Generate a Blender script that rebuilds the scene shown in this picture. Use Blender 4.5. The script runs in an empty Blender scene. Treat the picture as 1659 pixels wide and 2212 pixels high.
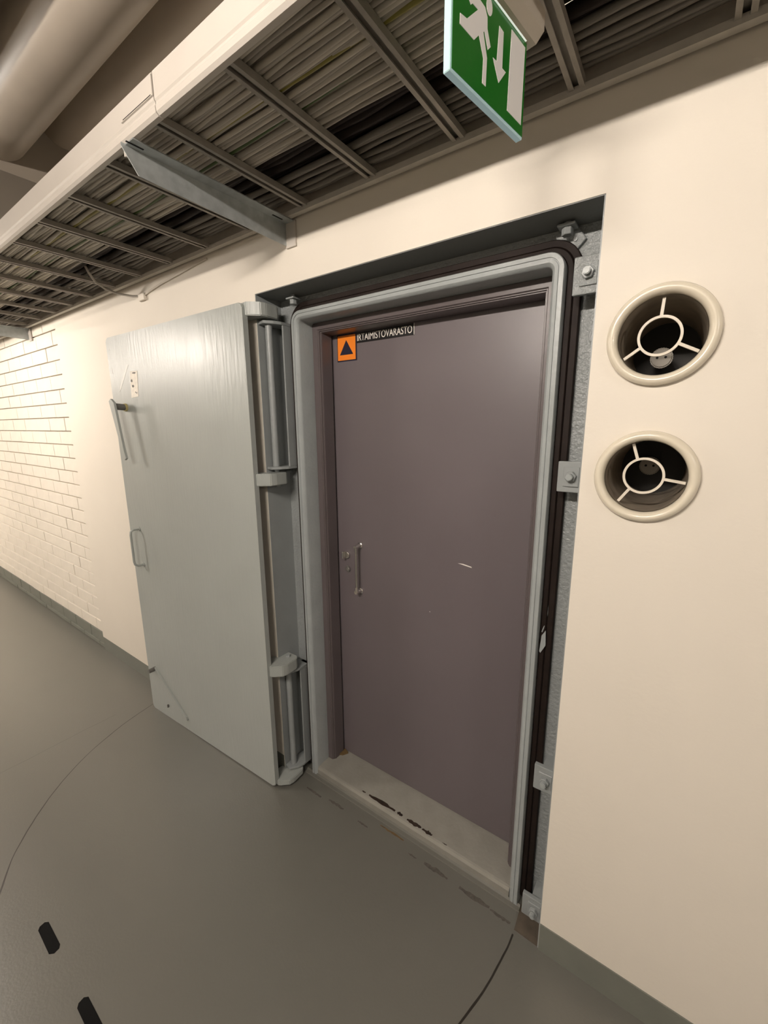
import bpy, bmesh, math, random
from mathutils import Vector, Matrix

# ------------------------------------------------------------------ scene, camera, light
sc = bpy.context.scene
COL = sc.collection
random.seed(7)

def camera_basis(yaw, pitch, roll):
    f = Vector((-math.sin(yaw)*math.cos(pitch), math.cos(yaw)*math.cos(pitch), math.sin(pitch)))
    r = Vector((math.cos(yaw), math.sin(yaw), 0)); u = r.cross(f)
    r2 = r*math.cos(roll) + u*math.sin(roll); u2 = u*math.cos(roll) - r*math.sin(roll)
    return r2, u2, f
cam_data = bpy.data.cameras.new('camera')
cam = bpy.data.objects.new('camera', cam_data); COL.objects.link(cam)
r_, u_, f_ = camera_basis(0.6197, -0.2058, -0.0062)
mw = Matrix((r_, u_, -f_)).transposed().to_4x4(); mw.translation = (1.4654, -1.1755, 1.7353)
cam.matrix_world = mw
cam_data.sensor_fit = 'VERTICAL'; cam_data.sensor_height = 24.0
cam_data.lens = 900.86/2212*24.0
cam_data.clip_start = 0.02; cam_data.clip_end = 100
sc.camera = cam

world = bpy.data.worlds.new('world'); sc.world = world; world.use_nodes = True
world.node_tree.nodes['Background'].inputs[0].default_value = (0.02, 0.019, 0.017, 1)
world.node_tree.nodes['Background'].inputs[1].default_value = 0.3
vs = sc.view_settings
vs.view_transform = 'Standard'; vs.look = 'None'; vs.gamma = 1.0; vs.use_curve_mapping = False
vs.exposure = 0.16
LAMP_COLOR = (1.0, 0.90, 0.80)
# two corridor tube lamps, then two added as fill: x, y, z, tube length, emission strength
LAMPS = [(-2.55, -1.65, 2.48, 0.60, 520.0), (0.92, -2.10, 2.62, 1.00, 350.0), (-5.60, -1.65, 2.55, 0.60, 950.0), (4.10, -2.00, 2.61, 0.90, 260.0)]

# ------------------------------------------------------------------ helpers
def link(o):
    COL.objects.link(o); return o
def empty(name, loc=(0, 0, 0), rotz=0.0):
    o = link(bpy.data.objects.new(name, None)); o.location = loc; o.rotation_euler = (0, 0, rotz)
    o.empty_display_size = 0.05
    return o
def tag(o, label=None, cat=None, group=None, kind=None):
    if label: o['label'] = label
    if cat: o['category'] = cat
    if group: o['group'] = group
    if kind: o['kind'] = kind
    return o
def mesh_from(name, bm, mat, smooth=False, angle=None):
    bmesh.ops.recalc_face_normals(bm, faces=bm.faces[:])
    me = bpy.data.meshes.new(name); bm.to_mesh(me); bm.free()
    if mat is not None: me.materials.append(mat)
    if smooth or angle:
        for p in me.polygons: p.use_smooth = True
        if angle: me.set_sharp_from_angle(angle=math.radians(angle))
    return me
def obj(name, bm, mat, parent=None, smooth=False, angle=None):
    o = link(bpy.data.objects.new(name, mesh_from(name, bm, mat, smooth, angle)))
    if parent is not None: o.parent = parent
    return o
def box(bm, x0, x1, y0, y1, z0, z1):
    v = [bm.verts.new(p) for p in ((x0,y0,z0),(x1,y0,z0),(x1,y1,z0),(x0,y1,z0),(x0,y0,z1),(x1,y0,z1),(x1,y1,z1),(x0,y1,z1))]
    for f in ((0,1,2,3),(4,5,6,7),(0,1,5,4),(1,2,6,5),(2,3,7,6),(3,0,4,7)): bm.faces.new([v[i] for i in f])
    return v
def bbox(x0, x1, y0, y1, z0, z1, bevel=0.0, seg=2):
    bm = bmesh.new(); box(bm, x0, x1, y0, y1, z0, z1)
    if bevel: bmesh.ops.bevel(bm, geom=bm.edges[:], offset=bevel, segments=seg, affect='EDGES', profile=0.5)
    return bm
def prism(bm, pts, a0, a1, axis='z'):
    """extrude a polygon; axis z: pts=(x,y), axis x: pts=(y,z), axis y: pts=(x,z)"""
    def P(p, a):
        return {'z': (p[0], p[1], a), 'x': (a, p[0], p[1]), 'y': (p[0], a, p[1])}[axis]
    lo = [bm.verts.new(P(p, a0)) for p in pts]; hi = [bm.verts.new(P(p, a1)) for p in pts]
    n = len(pts)
    bm.faces.new(lo); bm.faces.new(hi[::-1])
    for i in range(n): bm.faces.new((lo[i], lo[(i+1) % n], hi[(i+1) % n], hi[i]))
def bprism(pts, a0, a1, axis='z', bevel=0.0, seg=2):
    bm = bmesh.new(); prism(bm, pts, a0, a1, axis)
    if bevel: bmesh.ops.bevel(bm, geom=bm.edges[:], offset=bevel, segments=seg, affect='EDGES')
    return bm
def tube(bm, path, r, n=10, caps=True):
    path = [Vector(p) for p in path]; rings = []
    t0 = (path[1]-path[0]).normalized()
    a = t0.orthogonal().normalized()
    for i, p in enumerate(path):
        if i == 0: t = path[1]-path[0]
        elif i == len(path)-1: t = path[-1]-path[-2]
        else: t = (path[i+1]-path[i]).normalized() + (path[i]-path[i-1]).normalized()
        t.normalize()
        a = (a - t*a.dot(t)).normalized(); b = t.cross(a)
        rr = r[i] if isinstance(r, (list, tuple)) else r
        rings.append([bm.verts.new(p + (a*math.cos(k*2*math.pi/n) + b*math.sin(k*2*math.pi/n))*rr) for k in range(n)])
    for A, B in zip(rings, rings[1:]):
        for k in range(n): bm.faces.new((A[k], A[(k+1) % n], B[(k+1) % n], B[k]))
    if caps: bm.faces.new(rings[0][::-1]); bm.faces.new(rings[-1])
def btube(path, r, n=10, caps=True):
    bm = bmesh.new(); tube(bm, path, r, n, caps); return bm
def lathe_y(bm, prof, cx, cz, n=48, close=False):
    """revolve (r, y) pairs round the y axis through (cx, cz)"""
    rings = []
    for r, y in prof:
        rings.append([bm.verts.new((cx + r*math.cos(k*2*math.pi/n), y, cz + r*math.sin(k*2*math.pi/n))) for k in range(n)])
    for A, B in zip(rings, rings[1:]):
        for k in range(n): bm.faces.new((A[k], A[(k+1) % n], B[(k+1) % n], B[k]))
    if close: bm.faces.new(rings[0]); bm.faces.new(rings[-1])
def disc_y(cx, cz, r, y0, y1, n=24, bevel=0.0):
    pts = [(cx + r*math.cos(k*2*math.pi/n), cz + r*math.sin(k*2*math.pi/n)) for k in range(n)]
    return bprism(pts, y0, y1, 'y', bevel)
def hexnut(cx, cz, r, y0, y1, rot=0.2, bevel=0.0015):
    pts = [(cx + r*math.cos(rot+k*math.pi/3), cz + r*math.sin(rot+k*math.pi/3)) for k in range(6)]
    return bprism(pts, y0, y1, 'y', bevel, 1)
def loop_pts(x0, x1, zt, r, zb=0.0, seg=8):
    """open door-shaped outline: up the left, over two rounded corners, down the right: list of (x, z)"""
    P = [(x0, zb)]
    for k in range(seg+1):
        a = math.pi - k*math.pi/2/seg; P.append((x0 + r + r*math.cos(a), zt - r + r*math.sin(a)))
    for k in range(seg+1):
        a = math.pi/2 - k*math.pi/2/seg; P.append((x1 - r + r*math.cos(a), zt - r + r*math.sin(a)))
    P.append((x1, zb))
    return P
def sweep_loop(bm, sections, closed=True):
    """sections: list of (loop, y); joins successive loops with quads, closes round when closed"""
    rows = [[bm.verts.new((x, y, z)) for x, z in L] for L, y in sections]
    m = len(rows)
    for i in range(m if closed else m-1):
        A, B = rows[i], rows[(i+1) % m]
        for k in range(len(A)-1): bm.faces.new((A[k], A[k+1], B[k+1], B[k]))
    if closed and m > 2:
        bm.faces.new([r[0] for r in rows]); bm.faces.new([r[-1] for r in rows][::-1])
def blob(pts, z0, z1):
    bm = bmesh.new(); prism(bm, pts, z0, z1, 'z'); return bm
def text_mesh(name, body, size, mat, parent, M, extrude=0.0004, xscale=1.0):
    cu = bpy.data.curves.new(name, 'FONT'); cu.body = body; cu.size = size; cu.extrude = extrude; cu.offset = 0.0
    tmp = link(bpy.data.objects.new(name, cu))
    dg = bpy.context.evaluated_depsgraph_get()
    me = bpy.data.meshes.new_from_object(tmp.evaluated_get(dg))
    bpy.data.objects.remove(tmp); bpy.data.curves.remove(cu)
    me.transform(Matrix.Diagonal((xscale, 1, 1, 1))); me.transform(M)
    me.materials.clear(); me.materials.append(mat)
    o = link(bpy.data.objects.new(name, me)); o.parent = parent
    return o

# ------------------------------------------------------------------ materials
def mat(name, col, rough=0.5, metal=0.0, spec=0.5, var=0.0, vscale=6.0, bump=0.0, bscale=80.0, bstretch=(1, 1, 1),
        emit=None, estr=0.0, trans=0.0, ior=1.45, coat=0.0, rvar=0.0, detail=4.0, spots=None):
    m = bpy.data.materials.new(name); m.use_nodes = True
    nt = m.node_tree; N = nt.nodes; Lk = nt.links
    b = N['Principled BSDF']
    b.inputs['Base Color'].default_value = (*col, 1); b.inputs['Roughness'].default_value = rough
    b.inputs['Metallic'].default_value = metal; b.inputs['Specular IOR Level'].default_value = spec
    b.inputs['Transmission Weight'].default_value = trans; b.inputs['IOR'].default_value = ior
    b.inputs['Coat Weight'].default_value = coat
    if emit: b.inputs['Emission Color'].default_value = (*emit, 1); b.inputs['Emission Strength'].default_value = estr
    tc = N.new('ShaderNodeTexCoord')
    if var > 0 or rvar > 0:
        nz = N.new('ShaderNodeTexNoise'); nz.inputs['Scale'].default_value = vscale; nz.inputs['Detail'].default_value = detail
        Lk.new(tc.outputs['Object'], nz.inputs['Vector'])
        mr = N.new('ShaderNodeMapRange'); mr.inputs[1].default_value = 0.3; mr.inputs[2].default_value = 0.7
        mr.inputs[3].default_value = 1-var; mr.inputs[4].default_value = 1+var
        Lk.new(nz.outputs['Fac'], mr.inputs[0])
        mx = N.new('ShaderNodeVectorMath'); mx.operation = 'SCALE'; mx.inputs[0].default_value = col
        Lk.new(mr.outputs[0], mx.inputs['Scale']); Lk.new(mx.outputs[0], b.inputs['Base Color'])
        m['_col'] = 0
        if rvar > 0:
            m2 = N.new('ShaderNodeMapRange'); m2.inputs[1].default_value = 0.3; m2.inputs[2].default_value = 0.7
            m2.inputs[3].default_value = rough-rvar; m2.inputs[4].default_value = rough+rvar
            Lk.new(nz.outputs['Fac'], m2.inputs[0]); Lk.new(m2.outputs[0], b.inputs['Roughness'])
    if bump > 0:
        mp = N.new('ShaderNodeMapping'); mp.inputs['Scale'].default_value = bstretch
        Lk.new(tc.outputs['Object'], mp.inputs['Vector'])
        n2 = N.new('ShaderNodeTexNoise'); n2.inputs['Scale'].default_value = bscale; n2.inputs['Detail'].default_value = 3
        Lk.new(mp.outputs[0], n2.inputs['Vector'])
        bp = N.new('ShaderNodeBump'); bp.inputs['Strength'].default_value = bump; bp.inputs['Distance'].default_value = 0.01
        Lk.new(n2.outputs['Fac'], bp.inputs['Height']); Lk.new(bp.outputs[0], b.inputs['Normal'])
    return m

WALL_C = (0.74, 0.685, 0.60)
M = {}
M['wall'] = mat('cream_wall_paint', WALL_C, 0.6, var=0.015, vscale=3, bump=0.06, bscale=60)
M['brick'] = mat('cream_brick_paint', (0.74, 0.685, 0.60), 0.65, var=0.03, vscale=9, bump=0.12, bscale=70)
M['mortar'] = mat('shaded_joint_paint', (0.46, 0.40, 0.33), 0.8, var=0.1, vscale=20, bump=0.2, bscale=60)  # same cream paint as the bricks, darkened to stand in for joint shade
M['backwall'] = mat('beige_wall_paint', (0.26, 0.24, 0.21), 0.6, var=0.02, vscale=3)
M['basegrey'] = mat('grey_skirting_paint', (0.165, 0.17, 0.145), 0.5, var=0.05, vscale=10, bump=0.05)
M['ceiling'] = mat('brown_grey_ceiling_paint', (0.30, 0.26, 0.215), 0.8, var=0.04, vscale=3)
M['doorpaint'] = mat('grey_door_paint', (0.345, 0.366, 0.348), 0.35, spec=0.6, var=0.03, vscale=4, bump=0.16, bscale=30, bstretch=(2.2, 1, 0.25), rvar=0.03)
M['steel'] = mat('blue_grey_frame_paint', (0.270, 0.288, 0.288), 0.36, var=0.04, vscale=7, bump=0.10, bscale=45)
M['peel'] = mat('orange_peel_frame_paint', (0.270, 0.288, 0.288), 0.30, var=0.04, vscale=7, bump=0.55, bscale=95)
M['lip'] = mat('pale_grey_frame_paint', (0.330, 0.355, 0.355), 0.34, var=0.05, vscale=12, bump=0.12, bscale=70)
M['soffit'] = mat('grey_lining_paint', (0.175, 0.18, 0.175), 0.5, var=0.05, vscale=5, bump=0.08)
M['rubber'] = mat('black_rubber', (0.016, 0.0105, 0.0085), 0.6, spec=0.18, var=0.2, vscale=18)
M['leaf'] = mat('plum_grey_door_paint', (0.132, 0.112, 0.119), 0.36, spec=0.8, var=0.03, vscale=2.5, bump=0.05, bscale=12, bstretch=(3, 1, 0.2), rvar=0.04)
M['jamb'] = mat('plum_grey_frame_paint', (0.105, 0.087, 0.088), 0.34, var=0.04, vscale=8)
M['sill'] = mat('worn_grey_sill_paint', (0.255, 0.245, 0.215), 0.55, var=0.08, vscale=14, bump=0.08)
M['rust'] = mat('rust_brown', (0.022, 0.011, 0.006), 0.85, var=0.4, vscale=60)
M['ochre'] = mat('bare_wood_brown', (0.12, 0.075, 0.028), 0.8, var=0.3, vscale=60)
M['scuff'] = mat('dark_scuff', (0.085, 0.078, 0.066), 0.7, var=0.3, vscale=90)
M['dirt'] = mat('brown_dirt', (0.085, 0.068, 0.050), 0.85, var=0.2, vscale=30)
M['chrome'] = mat('chrome', (0.75, 0.73, 0.70), 0.24, metal=1.0)
M['galv'] = mat('galvanised_steel', (0.46, 0.49, 0.49), 0.42, metal=0.55, var=0.12, vscale=35)
M['rail'] = mat('white_coated_rail', (0.54, 0.50, 0.45), 0.42, var=0.02, vscale=10)
M['irail'] = mat('zinc_inner_rail', (0.48, 0.45, 0.40), 0.5, metal=0.2, var=0.05, vscale=40)
M['rung'] = mat('dull_zinc_rung', (0.30, 0.275, 0.24), 0.5, metal=0.25, var=0.08, vscale=40)
M['vent'] = mat('cream_vent_enamel', (0.70, 0.64, 0.52), 0.22, coat=0.3)
M['grille'] = mat('cream_grille_paint', (0.70, 0.64, 0.54), 0.5)
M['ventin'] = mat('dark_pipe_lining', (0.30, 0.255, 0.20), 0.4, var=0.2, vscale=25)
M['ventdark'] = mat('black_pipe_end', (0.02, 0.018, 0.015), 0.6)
M['valve'] = mat('grey_valve_cap', (0.36, 0.33, 0.28), 0.5)
M['black'] = mat('black_hole', (0.008, 0.008, 0.008), 0.8)
M['pipe'] = mat('brown_grey_duct_wrap', (0.47, 0.41, 0.34), 0.38, var=0.05, vscale=5)
M['orange'] = mat('orange_sticker', (0.86, 0.235, 0.018), 0.4)
M['navy'] = mat('dark_blue_print', (0.012, 0.010, 0.028), 0.4)
M['plate'] = mat('black_name_plate', (0.006, 0.005, 0.006), 0.4)
M['white'] = mat('white_print', (0.80, 0.76, 0.70), 0.5)
M['paper'] = mat('worn_paper_label', (0.86, 0.81, 0.72), 0.7, var=0.08, vscale=60)
M['smudge'] = mat('grey_smudge', (0.15, 0.145, 0.135), 0.7)
M['yellow'] = mat('old_yellow_putty', (0.42, 0.36, 0.16), 0.6)
M['levermetal'] = mat('dark_lever_steel', (0.12, 0.115, 0.105), 0.45, var=0.1, vscale=40)
M['strip'] = mat('black_floor_strip', (0.004, 0.004, 0.004), 0.7, spec=0.1)
M['green'] = mat('green_sign_print', (0.016, 0.125, 0.016), 0.22, emit=(0.02, 0.22, 0.02), estr=0.10)
M['signwhite'] = mat('white_sign_print', (0.70, 0.67, 0.63), 0.3, emit=(1.0, 0.95, 0.92), estr=0.10)
M['acrylic'] = mat('aqua_acrylic_edge', (0.42, 0.62, 0.60), 0.12, emit=(0.62, 0.82, 0.95), estr=0.14)
M['signbox'] = mat('beige_sign_housing', (0.50, 0.45, 0.38), 0.5)
M['housing'] = mat('white_lamp_housing', (0.75, 0.73, 0.70), 0.4)

# floor: grey-green paint with the door's swing scratch and an old joint line
def floor_material():
    m = mat('grey_green_floor_paint', (0.126, 0.123, 0.106), 0.32, spec=0.9, var=0.03, vscale=1.4, bump=0.04, bscale=120)
    nt = m.node_tree; N = nt.nodes; Lk = nt.links; b = N['Principled BSDF']
    src = b.inputs['Base Color'].links[0].from_socket
    tc = N.new('ShaderNodeTexCoord'); sep = N.new('ShaderNodeSeparateXYZ'); Lk.new(tc.outputs['Object'], sep.inputs[0])
    def math_(op, a, bb=None, c=None):
        n = N.new('ShaderNodeMath'); n.operation = op
        for i, v in enumerate((a, bb, c)):
            if v is None: continue
            if isinstance(v, (int, float)): n.inputs[i].default_value = v
            else: Lk.new(v, n.inputs[i])
        return n.outputs[0]
    nz = N.new('ShaderNodeTexNoise'); nz.inputs['Scale'].default_value = 5; Lk.new(tc.outputs['Object'], nz.inputs['Vector'])
    wob = math_('MULTIPLY', math_('SUBTRACT', nz.outputs['Fac'], 0.5), 0.016)
    dx = math_('SUBTRACT', sep.outputs[0], 0.028); dy = math_('SUBTRACT', sep.outputs[1], 0.03)
    r = math_('ADD', math_('SQRT', math_('ADD', math_('MULTIPLY', dx, dx), math_('MULTIPLY', dy, dy))), wob)
    ring = math_('LESS_THAN', math_('ABSOLUTE', math_('SUBTRACT', r, 1.146)), math_('ADD', math_('MULTIPLY', nz.outputs['Fac'], 0.004), 0.0008))
    ring = math_('MULTIPLY', ring, math_('LESS_THAN', sep.outputs[1], -0.01))
    joint = math_('LESS_THAN', math_('ABSOLUTE', math_('ADD', math_('ADD', sep.outputs[0], 1.2), wob)), 0.0018)
    joint = math_('MULTIPLY', joint, math_('MULTIPLY', math_('LESS_THAN', sep.outputs[1], -0.3), 0.45))
    k = math_('MAXIMUM', ring, joint)
    mx = N.new('ShaderNodeMix'); mx.data_type = 'RGBA'
    Lk.new(k, mx.inputs['Factor']); Lk.new(src, mx.inputs[6]); mx.inputs[7].default_value = (0.02, 0.017, 0.012, 1)
    Lk.new(mx.outputs[2], b.inputs['Base Color'])
    return m
M['floor'] = floor_material()

# ------------------------------------------------------------------ the corridor
XB, X1, H, DEP = -2.112, 1.255, 2.25, 0.13          # brick edge, right side of recess, recess height, recess depth
XL, XR, YB, ZC = -7.0, 6.5, -3.4, 3.25
HB = 0.108
VENTS = [(1.395, 1.928), (1.396, 1.610)]; VR = 0.088

floor = obj('floor', bbox(XL, XR, YB, 0.46, -0.12, 0.0), M['floor'])
tag(floor, 'grey painted concrete floor with a curved scratch swept by the steel door', 'floor', kind='structure')

# plaster wall with the door recess and the two vent holes cut through
bm = bmesh.new()
outline = [(XB, 0), (0, 0), (0, H), (X1, H), (X1, 0), (XR, 0), (XR, ZC), (XB, ZC)]
def add_loop(pts):
    v = [bm.verts.new((x, 0, z)) for x, z in pts]
    return [bm.edges.new((v[i], v[(i+1) % len(v)])) for i in range(len(v))]
edges = add_loop(outline)
for cx, cz in VENTS:
    edges += add_loop([(cx + VR*math.cos(k*math.pi/24), cz + VR*math.sin(k*math.pi/24)) for k in range(48)])
bmesh.ops.triangle_fill(bm, use_beauty=True, edges=edges)
ext = bmesh.ops.extrude_face_region(bm, geom=bm.faces[:])
for v in [g for g in ext['geom'] if isinstance(g, bmesh.types.BMVert)]: v.co.y = 0.46
wall = obj('wall_front', bm, M['wall'])
tag(wall, 'smooth cream plaster wall around the recessed doorway', 'wall', kind='structure')

# painted brick wall further along: joints recessed behind single bricks
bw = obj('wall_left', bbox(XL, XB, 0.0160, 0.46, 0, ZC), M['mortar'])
tag(bw, 'cream painted brick wall beyond the steel door', 'wall', kind='structure')
CP, BL_, GAP = 0.0977, 0.302, 0.0072
def brick_mesh(w, h, m, name):
    b = bmesh.new(); d, c = 0.0140, 0.0022
    box(b, 0, w, 0.0, d, 0, h)
    fr = [e for e in b.edges if all(abs(v.co.y) < 1e-6 for v in e.verts)]
    bmesh.ops.bevel(b, geom=fr, offset=c, segments=1, affect='EDGES')
    return mesh_from(name, b, m)
cache = {}
far_b, far_g = bmesh.new(), bmesh.new()
z_top = 2.29
rows = []
k = -2
while True:
    zb = z_top - CP*(k+1)
    rows.append((k, zb))
    if zb < 0.03: break
    k += 1
for k, zb in rows:
    zlo, zhi = max(zb, 0.0)+GAP/2, zb+CP-GAP/2
    if zhi > 2.50: zhi = 2.50
    off = -0.250 if k % 2 == 0 else -0.106
    xs = [XB]; x = XB + off
    xs += [x - i*BL_ for i in range(0, 10)]
    xs = [q + (random.uniform(-.01, .01) if i else 0) for i, q in enumerate(xs)]
    for a, b_ in zip(xs, xs[1:]):
        w = round(a - b_ - GAP, 3); hh = round(zhi - zlo, 3)
        grey = zhi < HB + 0.03
        key = (w, hh, grey)
        if key not in cache: cache[key] = brick_mesh(w, hh, M['basegrey'] if grey else M['brick'], 'brick')
        o = link(bpy.data.objects.new('brick', cache[key])); o.parent = bw
        o.location = (b_ + GAP/2, 0.0035 + random.uniform(-0.0012, 0.0018), zlo)
    x = xs[-1]
    while x > XL + 0.02:                                  # the far bricks, out of the picture, joined
        x2 = max(x - BL_, XL)
        if zhi - zlo > 0.005: box(far_g if zhi < HB + 0.03 else far_b, x2 + GAP/2, x - GAP/2, 0.004, 0.018, zlo, zhi)
        x = x2
for b__, m__ in ((far_b, 'brick'), (far_g, 'basegrey')):
    tag(obj('far_bricks', b__, M[m__], bw), kind='stuff')
# grey skirting bands
bmw = bprism([(-0.004, 0), (0.01, 0), (0.01, HB), (-0.004, HB)], X1+0.001, XR, 'x')
tag(obj('baseboard_right', bmw, M['basegrey']), 'grey painted skirting band below the two round vents', 'baseboard', kind='structure')
bmw = bprism([(-0.001, 0), (0.01, 0), (0.01, HB), (-0.001, HB)], XB, -0.001, 'x')
tag(obj('baseboard_left', bmw, M['basegrey']), 'grey painted skirting band behind the open steel door', 'baseboard', kind='structure')

tag(obj('ceiling', bbox(XL, XR, YB, 0.46, ZC, ZC+0.15), M['ceiling']), 'brown-grey ceiling slab above the pipes', 'ceiling', kind='structure')
tag(obj('ceiling_drop', bbox(XL, -1.02, YB, 0.0, 2.80, ZC), M['ceiling']), 'lower beige ceiling section beyond the pipes', 'ceiling', kind='structure')
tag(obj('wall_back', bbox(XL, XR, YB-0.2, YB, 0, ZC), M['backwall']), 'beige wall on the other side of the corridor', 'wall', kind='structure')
tag(obj('wall_end', bbox(XL-0.2, XL, YB-0.2, 0.46, 0, ZC), M['wall']), 'cream wall closing the far end of the corridor', 'wall', kind='structure')
tag(obj('wall_right', bbox(XR, XR+0.2, YB-0.2, 0.46, 0, ZC), M['ceiling']), 'brown-grey wall closing the near end of the corridor', 'wall', kind='structure')

# floor scuffs and rust marks in front of the sill
def ragged(x0, x1, y, w, seed, z, n=9):
    rnd = random.Random(seed); up, dn = [], []
    for i in range(n+1):
        t = i/n; env = 0.35 + 0.65*math.sin(math.pi*min(max(t, .06), .94))
        x = x0 + (x1-x0)*t
        up.append((x, y + w*env*rnd.uniform(.35, 1))); dn.append((x, y - w*env*rnd.uniform(.35, 1)))
    return blob(up + dn[::-1], z, z + 0.0006)
for i, (a, b_, y, w, mm) in enumerate([(0.150, 0.245, 0.004, .008, 'scuff'), (0.285, 0.375, 0.016, .010, 'scuff'), (0.465, 0.52, 0.010, .006, 'scuff'),
        (0.560, 0.682, 0.052, .006, 'ochre'), (0.725, 0.765, 0.018, .005, 'scuff'), (0.800, 0.905, 0.022, .012, 'scuff'),
        (0.955, 1.075, 0.020, .013, 'scuff'), (1.080, 1.155, 0.016, .010, 'scuff')]):
    obj('scuff_mark', ragged(a, b_, y, w, i, 0.0), M[mm], floor)
obj('dirt_patch', blob([(1.172, 0.005), (1.254, 0.002), (1.254, 0.129), (1.165, 0.129)], 0.0, 0.0007), M['dirt'], floor)

# ------------------------------------------------------------------ steel frame in the recess
fr = empty('trim_1', (0, 0, 0))
tag(fr, 'blue-grey steel blast door frame with black rubber seal around the inner door', 'door frame', kind='structure')
# lining of the recess
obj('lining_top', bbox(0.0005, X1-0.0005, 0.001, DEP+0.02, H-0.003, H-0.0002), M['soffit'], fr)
obj('lining_side', bbox(0.0002, 0.003, 0.001, DEP+0.02, 0.0, H-0.003), M['steel'], fr)
obj('lining_side', bbox(X1-0.003, X1-0.0002, 0.001, DEP+0.02, 0.0, H-0.003), M['steel'], fr)
# back plate (ring, open below)
LIPX0, LIPX1, LIPT = 0.112, 1.157, 2.183
bm = bmesh.new(); sweep_loop(bm, [([(0.003, 0), (0.003, H-.003), (0.2, H-.003), (X1-.08, H-.003), (X1-.003, H-.003), (X1-.003, 0)], DEP),
                                 ([(0.13, 0), (0.13, 2.162), (0.2, 2.162), (1.06, 2.162), (1.139, 2.162), (1.139, 0)], DEP),
                                 ([(0.13, 0), (0.13, 2.162), (0.2, 2.162), (1.06, 2.162), (1.139, 2.162), (1.139, 0)], DEP+.02),
                                 ([(0.003, 0), (0.003, H-.003), (0.2, H-.003), (X1-.08, H-.003), (X1-.003, H-.003), (X1-.003, 0)], DEP+.02)])
obj('back_plate', bm, M['peel'], fr)
# black rubber seal: rounded bead against the plate, outside the lip
def seal(g0, g1, y0, y1, name):
    bm = bmesh.new(); S = []
    o = [(0.001, y1), (0.0, y1-0.002), (0.0, y0+0.003), (0.0025, y0)]
    for d, y in o: S.append((loop_pts(LIPX0-g1+d, LIPX1+g1-d, LIPT+g1-d, 0.047+g1-d, 0.03), y))
    for d, y in reversed(o): S.append((loop_pts(LIPX0-g0-d, LIPX1+g0+d, LIPT+g0+d, 0.047+g0+d, 0.03), y))
    sweep_loop(bm, S); return obj(name, bm, M['rubber'], fr, angle=40)
seal(0.001, 0.0185, 0.106, DEP, 'rubber_seal')
seal(0.0185, 0.0385, 0.110, DEP, 'rubber_seal')
# raised lip: flat front, groove, inner chamfer and the reveal behind it
bm = bmesh.new()
def lp(d, r): return loop_pts(LIPX0+d, LIPX1-d, LIPT-d, max(r, .006), 0.0)
sweep_loop(bm, [(lp(0, .045), DEP+.01), (lp(0, .045), .083), (lp(.002, .043), .080), (lp(.0125, .033), .080), (lp(.0135, .032), .083), (lp(.0150, .031), .083),
                (lp(.0160, .030), .080), (lp(.0250, .022), .081), (lp(.0315, .016), .087), (lp(.0340, .014), .095), (lp(.0340, .014), .170), (lp(.030, .016), .170)])
obj('lip', bm, M['lip'], fr, angle=35)
# sill
SZ = 0.050
obj('sill', bprism([(0.086, 0), (0.086, SZ-.012), (0.092, SZ-.002), (0.100, SZ), (0.30, SZ+.004), (0.30, 0)], LIPX0+.034, LIPX1-.034, 'x'), M['sill'], fr)
obj('sill_ramp', bprism([(0.066, 0.0005), (0.068, 0.004), (0.080, 0.007), (0.086, 0.014), (0.086, 0.0005)], 0.075, 1.168, 'x'), M['floor'], fr)
for i, (a, b_, y, w) in enumerate([(0.415, 0.435, 0.107, .005), (0.455, 0.600, 0.108, .0125), (0.612, 0.64, 0.108, .012), (0.665, 0.735, 0.106, .0125), (0.742, 0.79, 0.104, .011), (0.84, 0.86, 0.101, .003)]):
    obj('rust_patch', ragged(a, b_, y, w, 40+i, SZ+0.0002), M['rust'], fr)
# paint runs at the foot of the left jamb
obj('crumbled_corner', blob([(0.17, 0.20), (0.20, 0.215), (0.215, 0.24), (0.19, 0.25), (0.165, 0.24)], SZ, SZ+.012), M['ochre'], fr)

# hinge brackets with their pins: two, upper and lower
PX, PY = 0.030, 0.034
def hinge_bracket(z0, z1):
    web = bprism([(0.030, .112), (0.075, .112), (0.075, DEP), (0.030, DEP)], z0, z1, 'z', 0.002, 1)
    hb_ = obj('hinge_bracket', web, M['steel'], fr)
    for zz in (z0, z1-0.012):
        pts = [(0.004, 0.004), (0.040, -0.002), (0.066, 0.03), (0.076, 0.06), (0.076, DEP), (0.012, DEP), (0.004, 0.09)]
        obj('flange', bprism(pts, zz, zz+0.012, 'z', 0.0015, 1), M['steel'], hb_)
    obj('hinge_pin', btube([(PX, PY, z0), (PX, PY, z1)], 0.0145, 18), M['steel'], hb_, angle=40)
    obj('side_rib', bbox(0.068, 0.076, 0.07, 0.113, z0+.012, z1-.012), M['steel'], hb_)
    for zz in (z0+0.06, z1-0.06):
        obj('screw', disc_y(0.052, zz, 0.009, 0.098, 0.113, 12, 0.002), M['lip'], hb_, angle=40)
hinge_bracket(1.550, 2.148); hinge_bracket(0.045, 0.590)

# bolts near the upper corners
def hanging_bolt(x, y, z, s=1.0):
    w = obj('anchor_bolt', bprism([(x-.022*s, y-.02*s), (x+.022*s, y-.02*s), (x+.022*s, y+.02*s), (x-.022*s, y+.02*s)], z-.006, z, 'z', 0.001, 1), M['steel'], fr)
    pts = [(x+.015*s*math.cos(k*math.pi/3+.3), y+.015*s*math.sin(k*math.pi/3+.3)) for k in range(6)]
    obj('bolt_head', bprism(pts, z-.024*s, z-.006, 'z', 0.0015, 1), M['steel'], w)
    obj('bolt_shank', btube([(x, y, z-.006), (x, y, H-.003)], .009, 12), M['steel'], w)
hanging_bolt(0.124, 0.088, 2.234, 1.0); hanging_bolt(1.154, 0.092, 2.240, 1.0)
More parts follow.
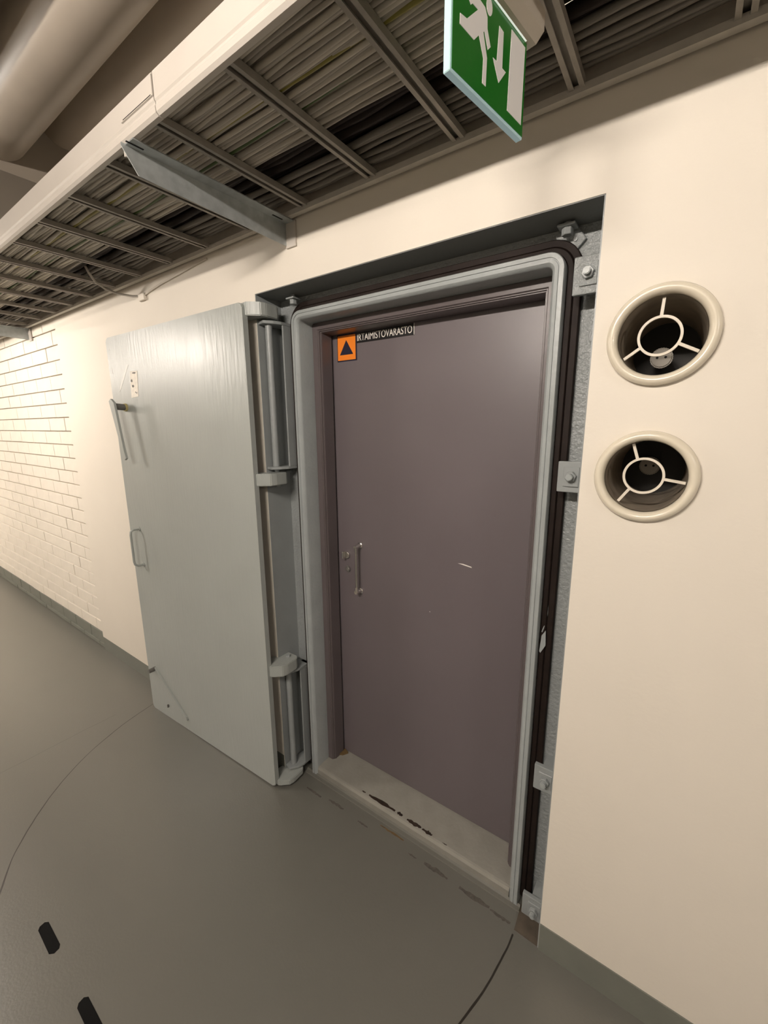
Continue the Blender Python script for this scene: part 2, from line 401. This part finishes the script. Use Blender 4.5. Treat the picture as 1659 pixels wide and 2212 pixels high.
# corner gusset
gu = obj('corner_gusset', bprism([(1.115, 2.236), (1.128, 2.205), (1.160, 2.172), (1.196, 2.210), (1.176, 2.240)], 0.118, DEP, 'y', 0.0015, 1), M['peel'], fr)
obj('rivet', disc_y(1.170, 2.212, 0.005, 0.115, 0.119, 12), M['lip'], gu)

# clamp lugs on the right hand side
def clamp(z0, z1, x0=1.186, proud=0.052, bolt=True, m='steel'):
    zc = (z0+z1)/2
    c = obj('clamp_plate', bbox(x0, X1-.003, proud, proud+.016, z0, z1, 0.0025, 2), M[m], fr)
    obj('spacer', bbox(1.208, X1-.003, proud+.016, DEP, z0+.014, z1-.010), M['steel'], c)
    if bolt:
        obj('washer', bbox(1.202, 1.243, proud-.005, proud+.001, zc-.026, zc+.028, 0.001, 1), M[m], c)
        obj('nut', hexnut(1.222, zc+.002, 0.0155, proud-.016, proud-.004), M['steel'], c)
        obj('bolt_end', disc_y(1.222, zc+.002, 0.0095, proud-.030, proud-.015, 14, 0.002), M['lip'], c, angle=40)
clamp(2.056, 2.146, m='peel'); clamp(1.549, 1.634); clamp(0.562, 0.652); clamp(0.030, 0.118, x0=1.180)
# loose strip of old seal near knee height
ls_ = obj('loose_seal_strip', btube([(1.1775, 0.116, 1.23), (1.176, 0.113, 1.16), (1.171, 0.108, 1.115), (1.165, 0.104, 1.09)], [.0010, .0014, .0016, .0018], 8), M['lip'], fr)
obj('torn_end', bprism([(1.166, 1.080), (1.177, 1.100), (1.180, 1.050), (1.166, 1.020), (1.162, 1.025)], .098, .102, 'y'), M['lip'], ls_)

# ------------------------------------------------------------------ inner door
d1 = empty('door_1', (0.64, 0.25, 0))
tag(d1, 'closed plum-grey inner door with an orange triangle sticker and a storage name plate', 'door', kind='structure')
def c1(o):
    if o.parent is d1: o.matrix_parent_inverse = Matrix.Translation((-0.64, -0.25, 0)); return o
LY = 0.250
leaf = c1(obj('leaf', bbox(0.174, 1.095, LY, LY+.045, SZ+.006, 2.118, 0.0015, 1), M['leaf'], d1))
# frame: stepped profile round the leaf
bm = bmesh.new()
def fl(d): return [(0.147+d, 0.02), (0.147+d, 2.148-d), (0.3, 2.148-d), (0.9, 2.148-d), (1.122-d, 2.148-d), (1.122-d, 0.02)]
sweep_loop(bm, [(fl(0), .30), (fl(0), .166), (fl(.026), .166), (fl(.029), .171), (fl(.032), .171), (fl(.033), .177), (fl(.036), .177), (fl(.038), .182), (fl(.040), .238), (fl(.024), .239), (fl(.023), .30)])
c1(obj('door_frame', bm, M['jamb'], d1))
# civil defence sticker
st = c1(obj('shelter_sticker', bbox(0.209, 0.316, LY-.0012, LY, 2.000, 2.108, 0), M['navy'], d1)); st['label'] = 'square orange sticker with a dark blue triangle'
c1(obj('orange_field', bbox(0.2125, 0.3095, LY-.0018, LY-.001, 2.005, 2.103), M['orange'], st))
c1(obj('blue_triangle', bprism([(0.224, 2.0265), (0.297, 2.0265), (0.2605, 2.0845)], LY-.0024, LY-.0017, 'y'), M['navy'], st))
# name plate
npz0, npz1 = 2.066, 2.1065
pl = c1(obj('name_plate', bbox(0.317, 0.5945, LY-.002, LY, npz0, npz1), M['plate'], d1)); pl['label'] = 'long black name plate with white capital letters'
c1(obj('plate_edge', bbox(0.592, 0.5945, LY-.0026, LY-.001, npz0, npz1+.001), M['white'], pl))
Mt = Matrix.Translation((0.3205, LY-.0024, npz0+.0075)) @ Matrix.Rotation(math.radians(90), 4, 'X')
t = text_mesh('lettering', 'IRTAIMISTOVARASTO', 0.0365, M['white'], pl, Matrix.Identity(4))
xs = [v.co.x for v in t.data.vertices]; zs = [v.co.y for v in t.data.vertices]
w = max(xs)-min(xs); hgt = max(zs)-min(zs)
t.data.transform(Mt @ Matrix.Diagonal((0.264/w, 0.0265/hgt, 1, 1)) @ Matrix.Translation((-min(xs), -min(zs), 0)))
c1(t)
# pull handle, thumb turn and key escutcheon
hx = 0.315
ph = c1(obj('pull_handle', btube([(hx, LY-.031, 1.195), (hx, LY-.033, 1.09), (hx, LY-.031, .985)], 0.0062, 12), M['chrome'], d1, angle=40))
for zz, s in ((1.200, 1), (0.980, -1)):
    bm = bmesh.new(); tube(bm, [(hx, LY, zz), (hx, LY-.004, zz), (hx, LY-.006, zz), (hx, LY-.040, zz-.004*s)], [.0135, .0135, .0100, .0095], 14)
    c1(obj('handle_post', bm, M['chrome'], ph, angle=40))
    c1(obj('handle_ferrule', btube([(hx, LY-.032, zz-.004*s), (hx, LY-.032, zz-.026*s)], [.0095, .0065], 12), M['chrome'], ph, angle=40))
tt = c1(obj('thumb_turn', disc_y(0.238, 1.142, 0.0165, LY-.012, LY, 24, 0.002), M['chrome'], d1, angle=40))
c1(obj('turn_lever', bbox(0.226, 0.235, LY-.030, LY-.012, 1.126, 1.162, 0.002, 2), M['chrome'], tt))
ke = c1(obj('key_escutcheon', disc_y(0.238, 1.072, 0.0165, LY-.006, LY, 24, 0.002), M['levermetal'], d1, angle=40))
c1(obj('cylinder_core', disc_y(0.243, 1.074, 0.0085, LY-.010, LY-.005, 18, 0.001), M['chrome'], ke, angle=40))
# chipped paint streaks
c1(obj('paint_chip', bprism([(0.800, 1.207), (0.825, 1.2035), (0.858, 1.199), (0.856, 1.2035), (0.822, 1.2085)], LY-.0006, LY, 'y'), M['white'], d1))
c1(obj('paint_chip', bprism([(0.677, .972), (0.682, .970), (0.681, .974)], LY-.0006, LY, 'y'), M['white'], d1))

# ------------------------------------------------------------------ open blast door
AH = 0.033
d2 = empty('door_2', (0.032, -0.090, 0.0), AH)
d2.rotation_euler = (-0.006, -0.008, AH)
tag(d2, 'heavy grey steel blast door swung open against the wall', 'door', kind='structure')
# local frame: x from the hinge edge towards -x is negative, y=0 front face, +y towards the wall
DW, DZ0, DZ1, DT = 1.116, 0.009, 2.203, 0.024
rc = 0.020; rp = []
for cx_, cz_, a0 in ((-rc, DZ1-rc, 0), (-DW+rc, DZ1-rc, 90), (-DW+rc, DZ0+rc, 180), (-rc, DZ0+rc, 270)):
    for k in range(6):
        a_ = math.radians(a0 + k*18); rp.append((cx_ + rc*math.cos(a_), cz_ + rc*math.sin(a_)))
bm = bmesh.new(); prism(bm, rp, 0, DT, 'y')
fe = [e for e in bm.edges if all(abs(v.co.y) < 1e-6 for v in e.verts)]
bmesh.ops.bevel(bm, geom=fe, offset=0.003, segments=2, affect='EDGES')
obj('leaf', bm, M['doorpaint'], d2, angle=35)
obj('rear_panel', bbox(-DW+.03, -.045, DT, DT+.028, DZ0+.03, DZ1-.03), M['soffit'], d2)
# hinge arms
def arm(z0, z1):
    pts = [(-.060, .020), (.006, .012), (.018, .018), (.052, .046), (.058, .070), (.056, .130), (.040, .150), (-.018, .152), (-.044, .128), (-.050, .055), (-.060, .050)]
    a = obj('hinge_arm', bprism(pts, z0, z1, 'z', 0.003, 2), M['doorpaint'], d2)
    c_, s_ = math.cos(-AH), math.sin(-AH)
    px, py = PX-.024, PY+.086
    lx, ly = c_*px - s_*py, s_*px + c_*py
    obj('pin_end', btube([(lx, ly, z0-.012), (lx, ly, z1+.010)], 0.0105, 14), M['lip'], a, angle=40)
arm(2.156, 2.206); arm(1.486, 1.538); arm(0.598, 0.652); arm(0.012, 0.040)
# upper closing lever
ls, lz = -0.985, 1.842
lv = obj('closing_lever', btube([(ls, 0.002, lz), (ls, -0.062, lz+.004)], 0.0165, 16), M['levermetal'], d2, angle=40)
obj('lever_collar', btube([(ls, 0.0, lz), (ls, -0.010, lz)], 0.0205, 16), M['yellow'], lv, angle=40)
bm = bmesh.new()
pr = [(ls-.028, lz+.030), (ls-.006, lz+.042), (ls+.022, lz+.022), (ls+.066, lz-.230), (ls+.078, lz-.262), (ls+.060, lz-.272), (ls+.050, lz-.250), (ls+.006, lz-.085)]
prism(bm, pr, -0.070, -0.058, 'y'); bmesh.ops.bevel(bm, geom=bm.edges[:], offset=0.0012, segments=1, affect='EDGES')
obj('lever_bar', bm, M['doorpaint'], lv)
# pull handle of bent rod
hs = -1.010
hp_ = []
for a_, b_, z_ in ((0, 0, 1.178), (-.006, -.030, 1.178), (-.014, -.044, 1.170), (-.016, -.047, 1.150), (-.016, -.047, 0.995), (-.014, -.044, 0.978), (-.006, -.030, 0.968), (0, 0, 0.968)):
    hp_.append((hs+a_*0.4, b_, z_))
pu = obj('pull_handle', btube(hp_, 0.0062, 12), M['doorpaint'], d2, angle=40)
for zz in (1.178, .968): obj('handle_foot', btube([(hs, .001, zz), (hs, -.004, zz)], .013, 14), M['doorpaint'], pu, angle=40)
# lower lever lying against the leaf, with its peg
lo = obj('lower_lever', bprism([(-1.042, .296), (-1.022, .318), (-.728, .096), (-.722, .078), (-.742, .074)], -0.010, 0.0, 'y', 0.002, 2), M['doorpaint'], d2)
obj('peg', btube([(-1.028, 0.0, .305), (-1.030, -.040, .303)], 0.0125, 14), M['levermetal'], lo, angle=40)
obj('stop_tab', bbox(-.930, -.924, -.008, 0.0, .080, .100, .001, 1), M['levermetal'], d2)
# worn paper label
pa = obj('paper_label', bprism([(-.899, 2.018), (-.829, 2.015), (-.845, 1.892), (-.915, 1.888)], -0.0012, 0.0, 'y'), M['paper'], d2); pa['label'] = 'narrow worn white paper label with grey smudges'
def smudge(cx, cz, rx, rz, seed):
    rnd = random.Random(seed)
    pts = [(cx + rx*rnd.uniform(.6, 1.1)*math.cos(k*math.pi/5), cz + rz*rnd.uniform(.6, 1.1)*math.sin(k*math.pi/5)) for k in range(10)]
    obj('smudge', bprism(pts, -0.0018, -0.0010, 'y'), M['smudge'], pa)
for i, q in enumerate([(-.862, 2.008, .018, .0045), (-.893, 1.972, .010, .008), (-.885, 1.945, .012, .007), (-.856, 1.910, .005, .004), (-.868, 1.914, .004, .0035)]): smudge(*q, i)
# pale scratch
for pts in ([(-.925, 2.056), (-.908, 2.050), (-1.005, 1.945), (-1.03, 1.925), (-1.02, 1.950)], [(-1.092, 2.15), (-1.086, 2.15), (-1.088, 2.138)], [(-1.092, 2.048), (-1.086, 2.05), (-1.080, 2.02), (-1.086, 2.022)]):
    obj('paint_scratch', bprism(pts, -0.0006, 0.0002, 'y'), mat('scratched_paint', (0.56, 0.565, 0.53), 0.4), d2)

# ------------------------------------------------------------------ round vents
def vent(cx, cz, rot, name_label, yk, kz):
    v = empty('wall_vent', (cx, 0, cz))
    tag(v, name_label, 'vent', 'round vents beside the doorway')
    def ch(o):
        if o.parent is v: o.matrix_parent_inverse = Matrix.Translation((-cx, 0, -cz)); return o
    bm = bmesh.new()
    lathe_y(bm, [(.086, -.0005), (.1060, -.0005), (.1085, -.006), (.1080, -.012), (.1040, -.019), (.0985, -.0225), (.0930, -.0215), (.0880, -.016), (.0855, -.008), (.0848, .003), (.0870, .003), (.086, -.0005)], cx, cz, 64)
    fl_ = ch(obj('flange', bm, M['vent'], v, smooth=True))
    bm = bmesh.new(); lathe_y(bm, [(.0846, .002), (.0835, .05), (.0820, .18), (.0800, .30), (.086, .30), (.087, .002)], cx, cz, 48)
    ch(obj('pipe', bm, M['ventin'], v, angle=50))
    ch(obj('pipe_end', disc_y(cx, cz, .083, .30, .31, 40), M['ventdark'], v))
    bm = bmesh.new(); lathe_y(bm, [(.0385, .006), (.0385, .014), (.0440, .014), (.0440, .006), (.0385, .006)], cx-.003, cz+.001, 48)
    gr = ch(obj('grille_ring', bm, M['grille'], v, angle=40))
    for k in range(3):
        a = rot + k*2*math.pi/3; u = Vector((math.cos(a), 0, math.sin(a)))
        p0 = Vector((cx-.003, .010, cz+.001)) + u*.042; p1 = Vector((cx, .012, cz)) + u*.083
        bm = bmesh.new(); n_ = Vector((-u.z, 0, u.x))*.0032; d_ = Vector((0, .0035, 0))
        vs_ = [bm.verts.new(p) for p in (p0-n_-d_, p0+n_-d_, p0+n_+d_, p0-n_+d_, p1-n_-d_, p1+n_-d_, p1+n_+d_, p1-n_+d_)]
        for f in ((0,1,2,3),(4,5,6,7),(0,1,5,4),(1,2,6,5),(2,3,7,6),(3,0,4,7)): bm.faces.new([vs_[i] for i in f])
        ch(obj('grille_spoke', bm, M['grille'], gr))
    vc = ch(obj('valve_cap', disc_y(cx-.006, cz+kz, .0265, yk, yk+.02, 28, .004), M['valve'], v, angle=40))
    for dx in (-.0095, .0095):
        ch(obj('screw_hole', disc_y(cx-.006+dx, cz+kz+.001, .0032, yk-.0006, yk+.002, 12), M['black'], vc))
    ch(obj('valve_stem', btube([(cx-.004, yk+.018, cz+kz), (cx-.004, .30, cz+kz)], .008, 10), M['ventin'], vc, angle=40))
vent(*VENTS[0], math.radians(92), 'upper cream round wall vent with a three-spoke ring', .21, -.022)
vent(*VENTS[1], math.radians(112), 'lower cream round wall vent with a three-spoke ring', .26, .004)

# ------------------------------------------------------------------ cable tray
TX0, TX1 = -5.0, 3.2
tr = empty('cable_tray', (-0.5, -0.29, 2.45))
tag(tr, 'ladder cable tray hung below the ceiling along the wall', 'cable tray')
def ct(o):
    o.matrix_parent_inverse = Matrix.Translation((0.5, 0.29, -2.45)); return o
RY = -0.545
prof = [(RY-.006, 2.532), (RY-.006, 2.478), (RY-.003, 2.474), (RY-.003, 2.470), (RY-.005, 2.467), (RY-.004, 2.455), (RY+.002, 2.449), (RY+.014, 2.449), (RY+.014, 2.453), (RY+.002, 2.455), (RY+.001, 2.528), (RY+.012, 2.528), (RY+.012, 2.532)]
JX = 0.372
rl = ct(obj('side_rail', bprism(prof, JX+.0015, TX1, 'x'), M['rail'], tr)); rl['label'] = 'white outer side rail'
ct(obj('side_rail', bprism(prof, TX0, JX-.0015, 'x'), M['rail'], tr))
ct(obj('splice_plate', bprism([(RY-.0095, 2.527), (RY-.0095, 2.4855), (RY-.0062, 2.4845), (RY-.0062, 2.528)], 0.215, JX-.0005, 'x'), M['rail'], tr))
ct(obj('drain_slot', bbox(0.225, 0.365, RY-.0100, RY-.0094, 2.487, 2.4885), M['black'], tr))
iprof = [(-.036, 2.450), (-.016, 2.450), (-.008, 2.458), (-.008, 2.530), (-.012, 2.530), (-.012, 2.458), (-.034, 2.458), (-.038, 2.464)]
il = ct(obj('side_rail', bprism(iprof, TX0, TX1, 'x'), M['irail'], tr)); il['label'] = 'grey inner side rail against the wall'
# rungs: slotted channels opening downwards
rung_prof = [(-.0165, 2.458), (-.0060, 2.458), (-.0060, 2.4605), (-.0140, 2.4605), (-.0140, 2.4725), (.0140, 2.4725), (.0140, 2.4605), (.0060, 2.4605), (.0060, 2.458), (.0165, 2.458), (.0165, 2.475), (-.0165, 2.475)]
bmr = bmesh.new(); prism(bmr, rung_prof, RY+.002, -.012, 'y'); rung_me = mesh_from('rung', bmr, M['rung'])
for i in range(-15, 10):
    o = link(bpy.data.objects.new('rung', rung_me)); o.parent = tr
    o.location = (1.183 + 0.2850*i, 0, 0); ct(o)

def bracket(x, label):
    b = empty('tray_bracket', (x, -0.01, 2.38)); tag(b, label, 'bracket', 'galvanised brackets under the cable tray')
    def cb(o):
        o.matrix_parent_inverse = Matrix.Translation((-x, 0.01, -2.38)); return o
    bm = bmesh.new(); prism(bm, [(-.556, 2.448), (-.556, 2.440), (-.519, 2.386), (-.008, 2.374), (-.008, 2.448)], x-.0025, x, 'x')
    cb(obj('web', bm, M['galv'], b))
    cb(obj('upper_flange', bprism([(-.545, 2.4455), (-.008, 2.4455), (-.008, 2.4485), (-.545, 2.4485)], x, x+.040, 'x'), M['galv'], b))
    cb(obj('wall_pad', bbox(x-.004, x+.046, -.008, 0.0, 2.366, 2.4485, .001, 1), M['rail'], b))
    for yy in (-.53, -.06):
        cb(obj('slot', bbox(x+.014, x+.020, yy-.022, yy+.022, 2.4448, 2.4456), M['black'], b))
    bt = cb(obj('bolt', btube([(x-.014, -.540, 2.449), (x-.014, -.540, 2.424)], .004, 8), M['rail'], b))
bracket(0.205, 'galvanised angle bracket under the tray, above the open steel door')
bracket(-2.62, 'galvanised angle bracket under the tray, above the brick wall')

# cables lying in the tray
def cable(name, label, y0, z0, r, m, seed, wander=.012, group='cables bundled in the tray', x0=TX0, x1=TX1):
    rnd = random.Random(seed); n = 57; bm = bmesh.new(); rings = []
    ph = [rnd.uniform(0, 6.28) for _ in range(5)]; am = [rnd.uniform(.3, 1) for _ in range(5)]
    for i in range(n):
        x = x0 + (x1-x0)*i/(n-1)
        y = y0 + .006*math.sin(x*1.3+.7) + .004*math.sin(x*3.1) + wander*(am[0]*math.sin(x*1.1+ph[0]) + .6*am[1]*math.sin(x*2.7+ph[1]) + .35*am[2]*math.sin(x*6.1+ph[2]))
        y = max(-.528, min(-.045, y))
        z = z0 + .004*math.sin(x*22+ph[3])*am[3] + .005*math.sin(x*3.3+ph[4])*am[4]
        z = max(z, 2.4755 + r)
        rings.append([bm.verts.new((x, y + r*math.cos(k*math.pi/3.5), z + r*math.sin(k*math.pi/3.5))) for k in range(7)])
    for A, B in zip(rings, rings[1:]):
        for k in range(7): bm.faces.new((A[k], A[(k+1) % 7], B[(k+1) % 7], B[k]))
    bm.faces.new(rings[0]); bm.faces.new(rings[-1][::-1])
    o = obj(name, bm, m, smooth=True); return tag(o, label, 'cable', group)
cg = [mat('grey_cable_sheath', (0.40, 0.365, 0.31), .5), mat('pale_cable_sheath', (0.50, 0.46, 0.39), .5), mat('dull_cable_sheath', (0.33, 0.30, 0.255), .5)]
i = 0
for layer, (nn, zz) in enumerate(((27, 2.484), (24, 2.497), (16, 2.511))):
    for j in range(nn):
        y = -.518 + (j + .5*(layer % 2))*(.275/nn) + random.uniform(-.004, .004)
        cable('cable', 'grey-beige cable among many alike bundled in the cable tray', y, zz + random.uniform(-.002, .004), random.uniform(.0050, .0068), cg[i % 3], 100+i, .005)
        i += 1
cable('cable', 'dark green cable running through the grey cable bundle', -.335, 2.482, .005, mat('green_cable_sheath', (.05, .085, .02), .5), 901, .012)
cable('cable', 'yellow-green earth cable running through the grey cable bundle', -.405, 2.482, .006, mat('olive_cable_sheath', (.22, .19, .04), .5), 902, .012)
for j in range(7):  # added layer, keeps lamp light from showing bright through the tray
    cable('cable', 'added black cable blocking light in the upper layer at the wall side of the tray', -.205 + j*.0255, 2.530 + (j % 2)*.006, .0130, M['rubber'], 770+j, .003, 'added black cables in the upper layer')
dk = mat('shaded_cable_sheath', (0.13, 0.115, 0.095), .5)  # sheath colour darkened in place of the shade behind the bundle
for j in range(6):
    cable('cable', 'thick cable at the wall side of the cable tray, coloured dark as in shade', -.155 + j*.0215, 2.489 + (j % 2)*.004, .0085, dk, 700+j, .006, 'shade-darkened cables at the wall side of the tray')

for j in range(4):  # added to fill the gap, black in place of deep shade
    cable('cable', 'added thick black cable standing in for shade between the grey bundle and the wall side cables', -.232 + j*.024, 2.500 + (j % 2)*.010, .0125, M['rubber'], 750+j, .003, 'added black cables in the middle of the tray')
# a cable dropping out of the tray to a small clip on the wall
drop = obj('drop_cable', btube([(-1.00, -.21, 2.52), (-.99, -.195, 2.47), (-1.00, -.165, 2.435), (-1.005, -.12, 2.415), (-.99, -.07, 2.402), (-.945, -.02, 2.394), (-.90, -.006, 2.390)], .0055, 8), M['rail'], smooth=True)
tag(drop, 'loose white cable drooping from the tray to the wall above the steel door', 'cable')
jb = obj('cable_clip', bbox(-.905, -.845, -.016, 0, 2.364, 2.398, .004, 2), M['wall']); tag(jb, 'small cream cable clip on the wall under the tray', 'clip')
sw = obj('surface_cable', btube([(-.85, -.005, 2.388), (-.80, -.004, 2.398), (-.70, -.004, 2.410), (-.5, -.004, 2.425), (-.3, -.004, 2.44)], .0045, 8), M['wall'], smooth=True)
tag(sw, 'thin cream cable running up the wall from the small clip', 'cable')

# ------------------------------------------------------------------ ducts above
def duct(y, z, r, x0, x1, label, rings=True):
    d = empty('ceiling_duct', ((x0+x1)/2, y, z)); tag(d, label, 'duct', 'round ducts under the ceiling')
    cx = (x0+x1)/2
    def cd(o):
        o.matrix_parent_inverse = Matrix.Translation((-cx, -y, -z)); return o
    cd(obj('pipe', btube([(x0, y, z), (x1, y, z)], r, 40), M['pipe'], d, angle=40))
    for xx in (x0+2.3,):
        cd(obj('joint_band', btube([(xx, y, z), (xx+.05, y, z)], r+.004, 40), M['pipe'], d, angle=40))
duct(-.475, 2.955, .118, -1.02, 3.2, 'brown-grey round duct directly above the tray rail')
duct(-.745, 2.965, .125, -1.02, 3.2, 'brown-grey round duct at the top left corner')
duct(-.215, 3.080, .090, -1.02, 3.2, 'thin brown-grey duct close to the wall above the tray')

# ------------------------------------------------------------------ exit sign
A_ = Vector((1.1190, -.5160, 2.2500)); e_ = Vector((0.1648, 0.9863, 0)).normalized(); n_ = Vector((0.9863, -0.1648, 0)).normalized()
sg = empty('exit_sign', (1.137, -.405, 2.25)); tag(sg, 'green illuminated exit sign with a running man hanging under the tray', 'exit sign')
MS = Matrix(((e_.x, n_.x, 0, A_.x), (e_.y, n_.y, 0, A_.y), (0, 0, 1, A_.z), (0, 0, 0, 1)))
MS0 = Matrix.Translation((-1.137, .405, -2.25))
def cs(name, bm, m, parent, **kw):
    o = obj(name, bm, m, parent, **kw); o.data.transform(MS); 
    if parent is sg: o.matrix_parent_inverse = MS0
    return o
# local x along the panel, local y out of the visible face, z up
PW, PH = 0.2245, 0.152
pn = cs('acrylic_panel', bbox(0, PW, -.0125, 0.0, 0, PH, .0012, 1), M['acrylic'], sg)
cs('green_field', bbox(.0045, PW-.002, 0.0, .0008, .004, PH), M['green'], pn)
cs('green_field', bbox(.0045, PW-.002, -.0133, -.0125, .004, PH), M['green'], pn)
def pic(pts): return bprism(pts, .0006, .0014, 'y')
cs('door_symbol', pic([(.1652, .0205), (.2150, .0195), (.2165, .1375), (.1685, .1385)]), M['signwhite'], pn)
cs('arrow_symbol', pic([(.1297, .1225), (.1433, .1210), (.1434, .0712), (.1554, .0710), (.1342, .0460), (.1140, .0714), (.1259, .0720)]), M['signwhite'], pn)
cs('running_man', pic([(.0213, .0796), (.0208, .0664), (.0588, .0661), (.0717, .0791), (.0863, .0563), (.0850, .0227), (.0956, .0228), (.0965, .0614), (.0835, .0895), (.0868, .0920),
                       (.0982, .0736), (.1057, .0811), (.0947, .0995), (.0935, .1140), (.0863, .1226), (.0709, .1240), (.0428, .1080), (.0478, .1043), (.0523, .1085), (.0670, .1090), (.0385, .0821)]), M['signwhite'], pn)
cs('man_head', pic([(.0985 + .0085*math.cos(k*math.pi/10), .1305 + .0115*math.sin(k*math.pi/10)) for k in range(20)]), M['signwhite'], pn)
cs('housing', bprism([(-.034, .152), (-.020, .146), (.012, .146), (.026, .158), (.026, .188), (.012, .1975), (-.024, .1975), (-.034, .188)], -.006, .235, 'x'), M['signbox'], sg)
for hx_ in (.03, .17):
    cs('hanger', bbox(hx_, hx_+.02, -.010, .004, .1975, .2015), M['galv'], sg)

cs('led_strip', bbox(.008, .216, .0015, .0040, .1455, .1464), mat('lit_led_strip', (1, 1, 1), .5, emit=(.9, 1.0, .92), estr=0.5), sg)
# ------------------------------------------------------------------ black strips let into the floor
for j, x in enumerate((-.203, .143)):
    bm = bmesh.new()
    pts = [(x+.010, -.962), (x+.122, -.964), (x+.134, -.953), (x+.131, -.938), (x+.120, -.932), (x+.008, -.931), (x-.002, -.940), (x, -.955)]
    prism(bm, pts, 0.0, .0012, 'z')
    o = obj('floor_strip', bm, M['strip']); tag(o, ['short black strip on the floor, nearer the open steel door', 'short black strip on the floor, cut off by the bottom of the picture'][j], 'floor strip', 'black strips on the floor')

# ------------------------------------------------------------------ tube lamps of the corridor, the last two added for brightness
for j, (x, y, z, L, S) in enumerate(LAMPS):
    lm = empty('tube_lamp', (x, y, z)); tag(lm, ['hanging tube lamp over the corridor beyond the open steel door', 'hanging tube lamp over the corridor before the doorway', 'added fill tube lamp out of view towards the far end of the corridor', 'added fill tube lamp out of view towards the near end of the corridor'][j], 'lamp', 'corridor tube lamps')
    obj('housing', bprism([(-.055, .030), (.055, .030), (.045, .075), (-.045, .075)], -L/2-.05, L/2+.05, 'x'), M['housing'], lm)
    obj('tube', btube([(-L/2, 0, 0), (L/2, 0, 0)], .019, 16), mat('lit_tube', (1, 1, 1), .5, emit=LAMP_COLOR, estr=S), lm)
    for s in (-1, 1):
        obj('lamp_holder', bbox(s*(L/2+.012)-.011, s*(L/2+.012)+.011, -.018, .018, -.024, .031), M['housing'], lm)
        obj('hanger_rod', btube([(s*L*.35, 0, .075), (s*L*.35, 0, (2.80 if x < -1.02 else ZC)-z)], .004, 6), M['galv'], lm)
